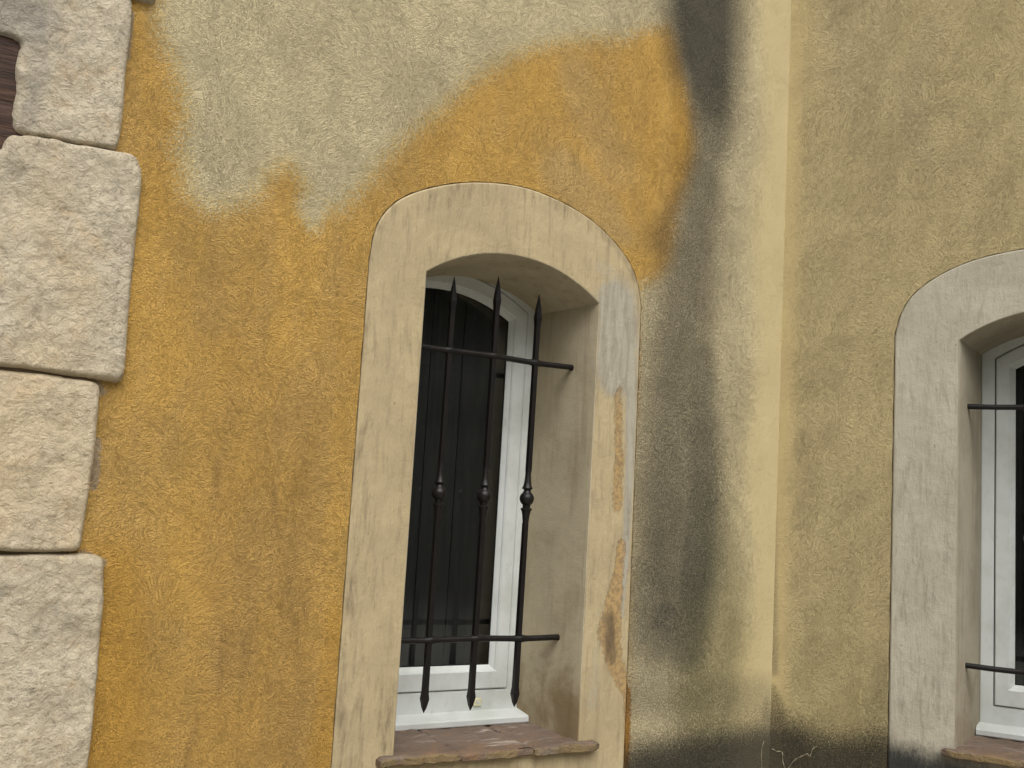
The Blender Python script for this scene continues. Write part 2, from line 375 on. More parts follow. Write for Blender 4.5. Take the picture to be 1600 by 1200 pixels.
# ------------------------------------------------------------------ outlines
def cat_rom(P, n=6):
    out = []; P = [np.array(p, float) for p in P]
    for i in range(len(P) - 1):
        a, b, c, d = P[max(i - 1, 0)], P[i], P[i + 1], P[min(i + 2, len(P) - 1)]
        for k in range(n):
            t = k / n; out.append(.5 * ((2 * b) + (c - a) * t + (2 * a - 5 * b + 4 * c - d) * t * t + (3 * b - a - 3 * c + d) * t ** 3))
    out.append(P[-1]); return out
def surround_outline(wl):
    """outer edge of the plaster band, closed, counter-clockwise from bottom left; x along the wall"""
    if wl == 1:
        arch = [(-.5545, .575), (-.572, .639), (-.61, .697), (-.68, .751), (-.765, .792), (-.877, .819), (-.985, .826), (-1.112, .808), (-1.22, .773), (-1.305, .728), (-1.353, .677), (-1.374, .625), (-1.3815, .555)]
        xl, xr = -1.3815, -.5500; sl = (.0045)
    else:
        h = [(.3315, .555), (.348, .621), (.385, .68), (.453, .73), (.538, .767), (.65, .790), (.768, .797)]
        arch = [(1.536 - x, z) for x, z in h][:-1] + h[::-1]
        xl, xr = .331, 1.205
    arch = cat_rom(arch, 6)
    zb = -.92
    side = lambda x0, z0, x1, z1, n: [np.array((x0 + (x1 - x0) * k / n, z0 + (z1 - z0) * k / n)) for k in range(n)]
    x_bot_r = xr + (.008 if wl == 1 else 0)
    pts = side(xl, zb, x_bot_r, zb, 12) + side(x_bot_r, zb, arch[0][0], arch[0][1], 40) + arch + side(arch[-1][0], arch[-1][1], xl, zb, 40)[1:]
    return np.array(pts)
OPEN = {1: dict(xl=-1.229, xr=-.7015, zb=-.614, zs=.557, rise=.085), 2: dict(xl=.5055, xr=1.031, zb=-.604, zs=.538, rise=.085)}
FRM = {1: dict(xl=-1.203, xr=-.729, zb=-.580, zs=.553, rise=.070), 2: dict(xl=.546, xr=.992, zb=-.572, zs=.534, rise=.070)}
FD = .25                                    # depth of the window frame behind the band
def arch_loop(o, i=0.0, ib=None, n=22, nv=1, grow=False):
    """closed loop of an arched opening inset by i (bottom inset ib): bottom left, bottom right, up, arch, down"""
    ib = i if ib is None else ib
    cx = (o['xl'] + o['xr']) / 2; hw = (o['xr'] - o['xl']) / 2; r = o['rise']; Rr = (hw * hw + r * r) / (2 * r); cz = o['zs'] + r - Rr
    hw2 = hw - i; R2 = Rr - i; zs2 = cz + math.sqrt(max(R2 * R2 - hw2 * hw2, 0)); zb = o['zb'] + ib
    L = [(cx - hw2 + 2 * hw2 * k / 8, zb) for k in range(8)]
    L += [(cx + hw2, zb + (zs2 - zb) * k / (nv * 12)) for k in range(nv * 12)]
    a = math.asin(hw2 / R2)
    L += [(cx + R2 * math.sin(a - 2 * a * k / n), cz + R2 * math.cos(a - 2 * a * k / n)) for k in range(n + 1)]
    L += [(cx - hw2, zs2 + (zb - zs2) * k / (nv * 12)) for k in range(1, nv * 12)]
    return L
def loft(rings, closed_profile=False):
    """rings: list of (loop2d, depth) -> verts (x, depth, z) and quads"""
    n = len(rings[0][0]); v = [(x, d, z) for lp, d in rings for x, z in lp]; f = []
    m = len(rings)
    for i in range(m if closed_profile else m - 1):
        k = (i + 1) % m
        for j in range(n): f.append((i * n + j, i * n + (j + 1) % n, k * n + (j + 1) % n, k * n + j))
    return v, f

def grid_lines(lo, hi, flo, fhi, fine, coarse=.12):
    a = list(np.arange(lo, flo, coarse)); b = list(np.arange(flo, fhi, fine)); c = list(np.arange(fhi, hi, coarse))
    return np.array(a + b + c + [hi])
def cdt_sheet(xs, zs, holes, outer=None):
    """triangulated sheet on the points xs x zs with the loops of holes cut out (and cut to outer)"""
    X, Z = np.meshgrid(xs, zs); P = np.stack([X.ravel(), Z.ravel()], 1)
    P = P + (np.random.RandomState(3).rand(*P.shape) - .5) * 1e-4
    P[np.isclose(X.ravel(), xs[0], atol=1e-6), 0] = xs[0]; P[np.isclose(X.ravel(), xs[-1], atol=1e-6), 0] = xs[-1]
    keep = np.ones(len(P), bool)
    for h in holes: keep &= poly_sd(P, h) < -.0022
    if outer is not None: keep &= poly_sd(P, outer) > .0022
    P = P[keep]; E = []; allp = list(P)
    for h in holes + ([outer] if outer is not None else []):
        k = len(allp); n = len(h); allp += list(h); E += [(k + i, k + (i + 1) % n) for i in range(n)]
    r = delaunay_2d_cdt([Vector(p) for p in allp], E, [], 0, 1e-6)
    V = np.array([v[:] for v in r[0]]); F = np.array([f for f in r[2]])
    c = V[F].mean(1); ok = np.ones(len(F), bool)
    for h in holes: ok &= poly_sd(c, h) < 0
    if outer is not None: ok &= poly_sd(c, outer) > 0
    F = F[ok]
    # orient every triangle the same way
    a = np.cross(V[F[:, 1]] - V[F[:, 0]], V[F[:, 2]] - V[F[:, 0]]); F[a < 0] = F[a < 0][:, ::-1]
    used = np.unique(F); mp = -np.ones(len(V), int); mp[used] = np.arange(len(used))
    return V[used], mp[F]

# ------------------------------------------------------------------ the stucco walls
TOP, BOT = 2.6, -EYE
def undulate(P, seed, amp):
    return np.array([noise.noise(Vector((x * 2.3 + seed, z * 2.3, 0))) + .4 * noise.noise(Vector((x * 8 + seed, z * 8, 3))) for x, z in P]) * amp

def stains_left(P):
    A = {}
    q = lambda pts: bp(1, pts)
    pale = q([(243, -60), (238, 20), (246, 60), (268, 105), (280, 150), (284, 185), (272, 235), (284, 270), (286, 300), (322, 334), (366, 326), (402, 312), (428, 272), (450, 262), (470, 285), (478, 322), (492, 344), (540, 326), (574, 292), (602, 255), (652, 205), (700, 165), (750, 122), (800, 92), (860, 74), (920, 64), (975, 62), (1008, 46), (1046, 38), (1060, 62), (1072, 120), (1086, 180), (1090, 240), (1076, 290), (1060, 330), (1052, 400), (1034, 434), (1000, 446), (985, 500), (975, 1400), (1400, 1400), (1400, -60)])
    pale = pale.copy()
    d = poly_sd(P, pale)
    A['orange'] = np.clip(.5 - d / .12, 0, 1)
    # specks of bare cream below the pale area
    A['orange'] -= .30 * stroke(P, q([(480, 330), (495, 375)]), [.035, .02], [1, .6])
    A['rich'] = np.maximum(stroke(P, q([(165, 900), (150, 1250)]), [.09, .12], [.8, 1]), stroke(P, q([(240, 60), (250, 330)]), [.05, .05], [.25, .3]))
    A['rich'] = np.maximum(A['rich'], stroke(P, q([(525, 960), (505, 1250)]), [.03, .05], [.5, .8]))
    A['rich'] = np.maximum(A['rich'], stroke(P, q([(1060, 90), (1068, 260), (1040, 400)]), [.04, .05, .04], [.5, .6, .5]))
    A['wash'] = np.maximum(stroke(P, q([(880, 270), (940, 330), (975, 370)]), [.08, .08, .04], [1, 1, .9]), .6 * stroke(P, q([(900, 120), (960, 260)]), [.08, .10], [1.3, 1.2]))
    s = stroke(P, q([(385, 420), (400, 700), (400, 1000), (390, 1250)]), [.14, .17, .2, .22], [.35, .48, .58, .70])
    s = np.maximum(s, stroke(P, q([(470, 620), (455, 1000), (440, 1230)]), [.06, .08, .1], [.5, .62, .75]))
    for a in ([(340, 720), (334, 790)], [(350, 980), (344, 1085)], [(382, 990), (378, 1110)], [(462, 970), (466, 1060)], [(310, 1120), (280, 1230)], [(425, 760), (440, 860)]):
        s = np.maximum(s, stroke(P, q(a), [.009, .013], [.95, .75]))
    A['soil'] = s
    m = np.zeros(len(P))
    for a, r in (([(192, 248), (208, 270)], .016), ([(150, 600), (160, 612)], .012), ([(128, 868), (158, 880)], .014), ([(152, 690), (147, 760)], .012), ([(206, 20), (200, 90)], .008)):
        m = np.maximum(m, stroke(P, q(a), [r, r], [.8, .8]))
    A['mortar'] = m
    A['rust'] = np.maximum(stroke(P, q([(980, 1080), (976, 1220)]), [.016, .018], [.9, .9]), .7 * stroke(P, q([(1001, 480), (997, 700)]), [.012, .01], [.7, .6]))
    st = stroke(P, q([(1096, -80), (1098, 20), (1104, 95), (1112, 160), (1114, 220)]), [.155, .15, .135, .11, .09], [1.0, .98, .90, .74, .60])
    st = np.maximum(st, stroke(P, q([(1112, 160), (1106, 240), (1092, 330), (1076, 430), (1062, 540), (1054, 680), (1050, 800), (1046, 900)]), [.075, .08, .10, .12, .135, .15, .155, .155], [.66, .58, .56, .56, .56, .58, .62, .66]))
    st = np.maximum(st, stroke(P, q([(1092, 560), (1096, 760), (1084, 900), (1072, 1016)]), [.08, .095, .115, .09], [.56, .68, .74, .58]))
    st = np.maximum(st, stroke(P, q([(1030, 900), (1034, 980), (1040, 1036)]), [.14, .14, .10], [.58, .60, .40]))
    st = np.maximum(st, stroke(P, q([(1040, 965), (1066, 1012)]), [.09, .09], [.72, .60]))
    st = np.maximum(st, stroke(P, q([(1040, 380), (1074, 300)]), [.07, .05], [.4, .5]))
    st = np.maximum(st, .15 * stroke(P, q([(1110, 60), (1120, 300), (1110, 620), (1105, 1000)]), [.15, .13, .13, .13], [1, .8, .7, .8]))
    st = np.maximum(st, .40 * stroke(P, q([(990, 1085), (1080, 1085), (1190, 1090)]), [.08, .07, .06], [1, .9, .7]))
    st = np.maximum(st, stroke(P, q([(1070, 50), (1092, 150), (1100, 240), (1088, 300), (1072, 350), (1062, 410), (1040, 452)]), [.07, .06, .055, .05, .06, .06, .05], [.6, .62, .55, .5, .5, .45, .3]))
    A['stain'] = np.clip(st * 1.25, 0, 1.05)
    b = q([(960, 1150), (1210, 1112)]); line = b[0][1] + (P[:, 0] - b[0][0]) * (b[1][1] - b[0][1]) / (b[1][0] - b[0][0])
    blk = sstep(line - P[:, 1], -.06, .095) * sstep(P[:, 0], q([(930, 1150)])[0][0] - .03, q([(1000, 1150)])[0][0])
    blk = np.maximum(blk, stroke(P, q([(1198, 1092), (1200, 1160)]), [.012, .09], [.35, .9]))
    A['black'] = np.maximum(blk, 0)
    A['green'] = stroke(P, q([(1130, 740), (1120, 1080)]), [.10, .18], [.4, 1.0])
    A['smoothed'] = sstep(P[:, 0] + .018 * np.sin(P[:, 1] * 9), -.20, -.07) * .9
    A['halo'] = 1 - sstep(P[:, 0], -.75, -.55)
    return A
def stains_right(P):
    A = {}; q = lambda pts: bp(2, pts)
    g = stroke(P, q([(1330, -60), (1350, 130), (1330, 260)]), [.16, .16, .12], [.9, .8, .5])
    g = np.maximum(g, stroke(P, q([(1460, 40), (1420, 130), (1440, 240)]), [.07, .07, .06], [.8, .9, .8]))
    g = np.maximum(g, .5 * stroke(P, q([(1350, 300), (1340, 900)]), [.1, .12], [.7, .5]))
    A['grey'] = g * .6
    line = q([(1300, 1128)])[0][1] + .012 * np.sin(P[:, 0] * 21 + 1)
    blk = sstep(line - P[:, 1], -.055, .09)
    blk = np.maximum(blk, stroke(P, q([(1208, 1075), (1214, 1160)]), [.014, .09], [.5, .95]))
    A['black'] = blk
    A['stain'] = np.maximum(.45 * stroke(P, q([(1208, 600), (1210, 1050)]), [.006, .012], [.5, 1]), .25 * stroke(P, q([(1385, 1050), (1380, 1130)]), [.03, .05], [1, 1]))
    A['green'] = stroke(P, q([(1300, 900), (1300, 1100)]), [.12, .2], [.2, .55])
    A['smoothed'] = sstep(P[:, 0], .075, .02) * .75
    return A

def build_wall(wl):
    out = surround_outline(wl)
    cen = out.mean(0); grown = out + 0.0
    # hole is 3 mm larger than the band, so a fine joint runs round it
    nrm = np.roll(out, -1, 0) - np.roll(out, 1, 0); nrm = np.stack([nrm[:, 1], -nrm[:, 0]], 1); nrm /= np.linalg.norm(nrm, axis=1)[:, None]
    hole = out + nrm * (.0026 + .0008 * np.sin(np.arange(len(out)) * 1.7))[:, None]
    if wl == 1: xs = grid_lines(-3.6, 0.0, -2.28, -.004, .008); zs = grid_lines(BOT, TOP, -.80, 1.70, .008)
    else: xs = grid_lines(0.0, 3.2, .004, .95, .009); zs = grid_lines(BOT, TOP, -.80, 1.70, .009)
    P, F = cdt_sheet(xs, zs, [hole])
    u = undulate(P, 5 * wl, .0022)
    edge = np.minimum(1, np.abs(P[:, 0]) / .06) * np.minimum(1, np.abs(poly_sd(P, hole)) / .03); u *= edge
    A = (stains_left if wl == 1 else stains_right)(P)
    n = len(P); V = [(x, d, z) for (x, z), d in zip(P, u)]
    # returns of the joint, 12 mm deep, and the core of the wall behind
    Fl = [tuple(f) for f in F]
    k = len(V); nh = len(hole); V += [(x, 0.0, z) for x, z in hole] + [(x, .012, z) for x, z in hole]
    Fl += [(k + i, k + (i + 1) % nh, k + nh + (i + 1) % nh, k + nh + i) for i in range(nh)]
    ah = (stains_left if wl == 1 else stains_right)(hole)
    for key in A: A[key] = np.concatenate([A[key], ah[key], ah[key]])
    if wl == 1:
        o = mesh_obj('stucco_wall', V, Fl, M['stucco_left'], None, WM[1], True, A, R(40))
        tag(o, 'orange and cream stucco wall with a dark vertical damp stain, left of the corner', 'wall')
    else:
        o = mesh_obj('stucco_wall', V, Fl, M['stucco_right'], None, WM[2], True, A, R(40))
        tag(o, 'plain dull yellow cream stucco wall right of the inside corner, blackened along its foot', 'wall')
    # core with the window opening cut through it
    of = OPEN[wl]; op = np.array(arch_loop(dict(of, zb=of['zb'] - .03), -.004))
    x0, x1 = (-3.6, 0) if wl == 1 else (0, 3.2)
    Pc, Fc = cdt_sheet(np.linspace(x0, x1, 12), np.linspace(BOT, TOP, 12), [op])
    Vc = [(x, .012, z) for x, z in Pc]; b = MB(); b.add(Vc, [tuple(f) for f in Fc])
    b.box(x0, x1, .45, .50, BOT, TOP)
    b.box(x0 - (.01 if wl == 1 else 0), x0, .0, .5, BOT, TOP) if wl == 1 else b.box(x1, x1 + .01, .0, .5, BOT, TOP)
    b.box(x0, x1, -.03, .55, TOP, TOP + .08)
    b.build('core', M['mortar'], o)
    return out

OUT = {1: build_wall(1), 2: build_wall(2)}

# ------------------------------------------------------------------ plaster bands round the windows
def band_attr(wl, P):
    A = {}; q = lambda pts: bp(wl, pts); z = np.zeros(len(P))
    if wl == 1:
        A['lime'] = np.maximum(stroke(P, q([(962, 476), (964, 520), (962, 580)]), [.075, .08, .075], [.95, 1, 1], .6), stroke(P, q([(985, 560), (984, 700), (978, 840), (970, 960)]), [.022, .018, .014, .010], [1, 1, 1, .8], .5))
        A['lime'] = np.maximum(A['lime'], .6 * stroke(P, q([(940, 420), (975, 450)]), [.03, .03], [.7, 1]))
        A['lime'] = np.maximum(A['lime'], .5 * stroke(P, q([(935, 960), (925, 1100)]), [.012, .02], [.6, 1]))
        A['peel'] = np.maximum(stroke(P, q([(965, 610), (966, 700), (963, 790)]), [.016, .018, .02], [.55, .65, .75]), stroke(P, q([(970, 850), (965, 900), (950, 985), (958, 1030), (980, 1090), (984, 1200)]), [.016, .02, .04, .03, .014, .014], [.8, .9, 1, .95, .95, .95]))
        d = stroke(P, q([(650, 296), (640, 330)]), [.03, .02], [.35, .2]); d = np.maximum(d, stroke(P, q([(700, 300), (705, 355)]), [.02, .012], [.5, .25]))
        d = np.maximum(d, stroke(P, q([(930, 350), (972, 395), (992, 440)]), [.02, .022, .014], [.45, .6, .5]))
        d = np.maximum(d, stroke(P, q([(950, 970), (955, 1030)]), [.03, .02], [.8, .8]))
        d = np.maximum(d, .55 * stroke(P, q([(608, 1060), (600, 1160)]), [.02, .03], [.8, 1]))
        d = np.maximum(d, .45 * stroke(P, q([(575, 440), (560, 640), (545, 900), (530, 1200)]), [.03, .04, .05, .07], [.7, .7, .8, 1]))
        d = np.maximum(d, .40 * stroke(P, q([(600, 350), (700, 300), (850, 310), (960, 380)]), [.035, .035, .03, .035], [.8, 1, .7, 1]))
        A['dirt'] = d; A['black'] = z
    else:
        A['lime'] = .35 * sstep(P[:, 1], .5, .0); A['peel'] = z
        A['dirt'] = .25 * stroke(P, q([(1440, 900), (1440, 1100)]), [.08, .1], [.8, 1])
        ln = q([(1390, 1145), (1470, 1165)]); line = ln[0][1] + (P[:, 0] - ln[0][0]) * (ln[1][1] - ln[0][1]) / (ln[1][0] - ln[0][0])
        A['black'] = sstep(line - P[:, 1], -.05, .08) * .9
    return A
def build_band(wl):
    out = OUT[wl]; o = OPEN[wl]; inner = np.array(arch_loop(o, 0, 0))
    nrm = np.roll(out, -1, 0) - np.roll(out, 1, 0); nrm = np.stack([nrm[:, 1], -nrm[:, 0]], 1); nrm /= np.linalg.norm(nrm, axis=1)[:, None]
    outer = out - nrm * .004
    b = out.min(0), out.max(0)
    P, F = cdt_sheet(np.arange(b[0][0], b[1][0], .009), np.arange(b[0][1], b[1][1], .009), [np.array(arch_loop(o, -.003, -.003))], outer)
    e = np.minimum(1, np.abs(poly_sd(P, outer)) / .03)
    FRONT = -.0035
    V = [(x, FRONT + d * k, z) for (x, z), d, k in zip(P, undulate(P, 21 * wl, .0016), e)]; Fl = [tuple(f) for f in F]
    A = band_attr(wl, P)
    k = len(V); nh = len(out); V += [(x, FRONT, z) for x, z in outer] + [(x, FRONT + .003, z) for x, z in out] + [(x, .012, z) for x, z in out]
    for j in (0, 1): Fl += [(k + j * nh + i, k + (j + 1) * nh + i, k + (j + 1) * nh + (i + 1) % nh, k + j * nh + (i + 1) % nh) for i in range(nh)]
    ah = band_attr(wl, out)
    for key in A: A[key] = np.concatenate([A[key], ah[key], ah[key], ah[key]])
    bx, bz = (o['xl'] + o['xr']) / 2, o['zb']
    t = empty('window_surround', wl, bx, 0, bz)
    tag(t, ['beige arched plaster surround of the left window, patched grey and peeling at right', 'pale grey arched plaster surround of the right window, blackened at its lower left'][wl - 1], 'window surround', 'plaster window surrounds')
    mv = lambda V: [(x - bx, y, z - bz) for x, y, z in V]
    mesh_obj('band', mv(V), Fl, M['band_left' if wl == 1 else 'band_right'], t, None, True, A, R(50))
    # reveal: from the band back to the window frame, its arris slightly rounded
    f = FRM[wl]; dd = dict(o)
    def lerp(t_): return dict((kk, o[kk] + (f[kk] - o[kk]) * t_) for kk in o)
    rings = [(arch_loop(o, -.003, -.003), FRONT), (arch_loop(o, -.0008, -.0008), FRONT + .0008), (arch_loop(o, 0, 0), FRONT + .003)]
    rings += [(arch_loop(dict(lerp(s_), zb=o['zb'])), FD * s_) for s_ in (.1, .25, .4, .55, .7, .85, 1.0)]
    rings += [(arch_loop(dict(f, zb=o['zb'])), FD + .12)]
    v, fc = loft(rings); mesh_obj('reveal', mv(v), [q[::-1] for q in fc], M['reveal_left' if wl == 1 else 'reveal_right'], t, None, True, None, R(35))
    return t
build_band(1); build_band(2)

# ------------------------------------------------------------------ windows
def build_window(wl):
    f = dict(FRM[wl]); f.update(dict(xl=-1.353, zs=.5705, rise=.1025) if wl == 1 else dict(xr=1.170, zs=.541, rise=.1025)); cx = (f['xl'] + f['xr']) / 2; bz = f['zb']   # the head of the frame reaches up behind the plaster
    t = empty('arched_window', wl, cx, FD, bz)
    tag(t, ['white arched window in the orange wall, with a small yellow drain cap', 'white framed arched window cut by the right photo edge'][wl - 1], 'window', 'arched windows')
    mv = lambda V: [(x - cx, y - FD, z - bz) for x, y, z in V]
    al = lambda i, ib: arch_loop(f, i, ib)
    FB, SB = .074, .062                      # heights of the bottom frame rail and bottom sash rail
    prof = [(0, 0, FD + .06), (0, 0, FD + .003), (.003, .003, FD), (.034, FB - .003, FD), (.037, FB, FD + .003), (.037, FB, FD + .05)]
    v, fc = loft([(al(i, ib), d) for i, ib, d in prof]); mesh_obj('frame', mv(v), [q[::-1] for q in fc], M['pvc'], t, None, True, None, R(30))
    b = .040; B0 = FB + .003
    prof = [(b, B0, FD + .05), (b, B0, FD - .001), (b + .003, B0 + .003, FD - .004), (b + .036, B0 + SB - .016, FD - .004), (b + .040, B0 + SB - .013, FD), (b + .041, B0 + SB - .012, FD + .004), (b + .052, B0 + SB - .002, FD + .012), (b + .053, B0 + SB, FD + .014), (b + .053, B0 + SB, FD + .02)]
    v, fc = loft([(al(i, ib), d) for i, ib, d in prof]); s = mesh_obj('sash', mv(v), [q[::-1] for q in fc], M['pvc'], t, None, True, None, R(30))
    gi = b + .0525
    v, fc = loft([(al(gi, B0 + SB), FD + .0145), (al(gi + .003, B0 + SB + .003), FD + .0145), (al(gi + .003, B0 + SB + .003), FD + .02)])
    g = mesh_obj('gasket', mv(v), [q[::-1] for q in fc], M['gap'], s)
    v, fc = loft([(al(.0365, FB - .0005), FD + .012), (al(b + .0005, B0 + .0005), FD + .012)]); mesh_obj('rebate', mv(v), [q[::-1] for q in fc], M['gap'], t)
    lp = al(gi - .001, B0 + SB - .002); P = [(x - cx, .0165, z - bz) for x, z in lp]
    mesh_obj('pane', P, [tuple(range(len(P)))], M['glass'], s)
    # dark vertical boards that back the pane
    lp = al(.03, .03); mb = MB(); W = (f['xr'] - f['xl']) / 2; H = f['zs'] + f['rise'] - f['zb']
    n = len(lp); mb.add([(x - cx, .075, z - bz) for x, z in lp], [tuple(range(n))])
    for a, c in ((-W, -.202), (-.200, -.100), (-.098, .002), (.004, .104), (.106, .206), (.208, W)): mb.box(a, c, .066, .074, .02, H, .002)
    sh = mb.build('inner_backing', M['backing'], t); sh['label'] = 'dark boarded backing behind the pane'
    # projecting ledge of the frame
    ol = OPEN[wl]; nz = -.5895 - bz if wl == 1 else -.578 - bz
    xl, xr = (ol['xl'] + .022 - cx, -.7035 - cx) if wl == 1 else (.541 - cx, 1.0 - cx)
    mb = MB(); y0 = .198 - FD
    sec = [(0.02, 0), (y0 + .002, 0), (y0, .003), (y0, .015), (y0 + .003, .019), (0.02, .034)]
    V = [(x, y, nz + z) for x in (xl, xr) for y, z in sec]; k = len(sec)
    mb.add(V, [(i, (i + 1) % k, k + (i + 1) % k, k + i) for i in range(k)] + [tuple(range(k))[::-1], tuple(range(k, 2 * k))])
    mb.build('ledge', M['pvc'], t)
    if wl == 1:
        c = MB().box(-.0115, .0115, -.0055, .001, -.0105, .0105, .002).off(-.8605 - cx, 0, -.5375 - bz)
        cap = c.build('drain_cap', M['cap'], t)
        MB().box(-.005, .005, -.0068, -.005, -.0035, .0035, .0007).off(-.8605 - cx, 0, -.5375 - bz).build('latch', M['pvc'], cap)
build_window(1); build_window(2)

# ------------------------------------------------------------------ iron grilles
def lathe(mb, x, y, prof, n=20):
    k = len(mb.v)
    for z, r in prof:
        for j in range(n): a = 2 * math.pi * j / n; mb.v.append((x + r * math.cos(a), y + r * math.sin(a), z))
    for i in range(len(prof) - 1):
        for j in range(n): mb.f.append((k + i * n + j, k + i * n + (j + 1) % n, k + (i + 1) * n + (j + 1) % n, k + (i + 1) * n + j))
def build_grille(wl):
    o = OPEN[wl]; cx = (o['xl'] + o['xr']) / 2; W = (o['xr'] - o['xl']) / 2; Y = .095
    dz = 0 if wl == 1 else -.028
    zb = -.52 + dz
    t = empty('window_grille', wl, cx, Y, zb)
    tag(t, ['black wrought iron grille with three spear tipped bars in the left window', 'black wrought iron grille, mostly outside the right edge, in the right window'][wl - 1], 'window grille', 'iron window grilles')
    hz = (.387 + dz - zb, -.3465 + dz - zb)
    xs = (-.1335, 0, .1325) if wl == 1 else (-.083, .088)
    rnd = random.Random(wl)
    for z in hz:
        pts = []; rad = []; x = -W + .006
        N_ = 90
        for i in range(N_ + 1):
            xx = -W + .004 + (2 * W - .004) * i / N_
            near = min(abs(xx - q) for q in xs)
            rr = .0078 + .0030 * math.exp(-(near / .013) ** 2)
            pts.append((xx, 0, z + .0012 * math.sin(xx * 21 + z * 9))); rad.append(rr)
        cb = MB().tube(pts, rad, 10).build('crossbar', M['iron'], t, None, False, R(40))
        for sg in (-1, 1):
            MB().tube([(sg * (W - .012), 0, z), (sg * (W - .003), 0, z), (sg * (W + .012), 0, z)], [.0085, .0098, .0115], 14).build('rusty_end', M['rust'], cb, None, True)
    tops = (.581, .603, .576) if wl == 1 else (.590, .590); bots = (-.5235, -.5245, -.5225)
    for x, zt, z0 in zip(xs, tops, bots):
        zt += dz - zb; z0 += dz - zb; zk = .019 + dz - zb; tilt = .006 if wl == 1 else 0.0
        s2 = 1.0
        mb = MB()
        h = .0096
        up = [(zk + .07, h * .92), (zt - .20, h * .92), (zt - .09, h * .95), (zt - .066, h * 1.18), (zt - .04, h * .85), (zt - .015, h * .36), (zt, .0008)]
        lo = [(zk - .065, h * .92), (z0 + .14, h * .95), (z0 + .05, h * 1.02), (z0 + .033, h * 1.3), (z0 + .012, h * .72), (z0, .0008)]
        for pr in (up, lo):
            k = len(mb.v)
            for z, r in pr:
                for a in (45, 135, 225, 315): mb.v.append((x + tilt * (z - 1.1) + r * math.cos(R(a)), r * math.sin(R(a)), z))
            for i in range(len(pr) - 1):
                for j in range(4): mb.f.append((k + i * 4 + j, k + i * 4 + (j + 1) % 4, k + (i + 1) * 4 + (j + 1) % 4, k + (i + 1) * 4 + j))
        u = mb.build('upright_bar', M['iron'], t)
        mb = MB()
        prof = [(-.078, .0074), (-.060, .0082), (-.045, .0100), (-.034, .0118), (-.030, .0150), (-.026, .0150), (-.0235, .0100), (-.0195, .0105)]
        prof += [(.0195 * math.sin(R(a)) + .0, .0195 * math.cos(R(a))) for a in range(-58, 59, 9)]
        prof += [(.0200, .0095), (.0235, .0095), (.0255, .0135), (.0285, .0142), (.034, .0115), (.045, .0092), (.060, .0080), (.078, .0074)]
        lathe(mb, x + tilt * (zk - 1.1), 0, [(zk + a, r) for a, r in prof]); mb.build('knot', M['iron'], u, None, False, R(38))
build_grille(1); build_grille(2)

# ------------------------------------------------------------------ terracotta sills
def build_sill(wl):
    o = OPEN[wl]
    if wl == 1: x0, x1, cuts, ztop, front = -1.276, -.646, [-1.060, -.850], -.597, -.030
    else: x0, x1, cuts, ztop, front = .470, 1.085, [.675, .880], -.588, -.030
    cx = (x0 + x1) / 2
    t = empty('window_sill', wl, cx, 0, ztop - .03)
    tag(t, ['reddish terracotta tile sill with white scratches and mossy front edge under the left window', 'brown terracotta tile sill at the bottom right corner of the photo'][wl - 1], 'window sill', 'terracotta window sills')
    ed = [x0] + cuts + [x1]; rnd = random.Random(7 + wl)
    for i in range(len(ed) - 1):
        a, b = ed[i] + .0012, ed[i + 1] - .0012
        fr = front + rnd.uniform(-.003, .003); dz = rnd.uniform(-.0018, .0018); th = .021 + rnd.uniform(-.001, .003)
        nx, ny, nz = 26, 24, 4; V = []; F = []; idx = {}
        def P(i_, j_, k_):
            key = (i_, j_, k_)
            if key in idx: return idx[key]
            x = a + (b - a) * i_ / nx; y = fr + (.245 - fr) * (j_ / ny) ** 1.3; z = -th + th * k_ / nz
            # rounded arrises
            ex = min(x - a, b - x); ey = y - fr
            rd = .006
            cut = rd * max(0, 1 - ex / rd) ** 2 + rd * max(0, 1 - ey / rd) ** 2
            if k_ == nz: z -= cut * .8
            if k_ == 0: z += cut * .5
            slope = (y - front) * .035
            w_ = noise.noise(Vector((x * 30 + i * 9, y * 30, z * 30 + wl))) * .0042
            chip = max(0, noise.noise(Vector((x * 22 + 3 * i, 7.7, wl * 3))) - .05) * .022 * (1 if ey < .008 else 0)
            V.append((x - cx, y + (chip if ey < .008 else 0) + w_ * (1 if ey < .004 else 0), z + slope + dz + w_ * (1 if k_ == nz else .6) + .03))
            idx[key] = len(V) - 1; return idx[key]
        for i_ in range(nx):
            for j_ in range(ny):
                F.append((P(i_, j_, nz), P(i_ + 1, j_, nz), P(i_ + 1, j_ + 1, nz), P(i_, j_ + 1, nz)))
                F.append((P(i_, j_, 0), P(i_, j_ + 1, 0), P(i_ + 1, j_ + 1, 0), P(i_ + 1, j_, 0)))
            for k_ in range(nz): F.append((P(i_, 0, k_), P(i_ + 1, 0, k_), P(i_ + 1, 0, k_ + 1), P(i_, 0, k_ + 1)))
        for j_ in range(ny):
            for k_ in range(nz):
                F.append((P(0, j_, k_), P(0, j_, k_ + 1), P(0, j_ + 1, k_ + 1), P(0, j_ + 1, k_)))
                F.append((P(nx, j_, k_), P(nx, j_ + 1, k_), P(nx, j_ + 1, k_ + 1), P(nx, j_, k_ + 1)))
        mesh_obj('tile', V, F, M['tile'], t, None, True, None, R(45))
    MB().box(x0 + .05 - cx, x1 - .05 - cx, .014, .24, -.004, .010).build('mortar_bed', M['mortar'], t)
build_sill(1); build_sill(2)

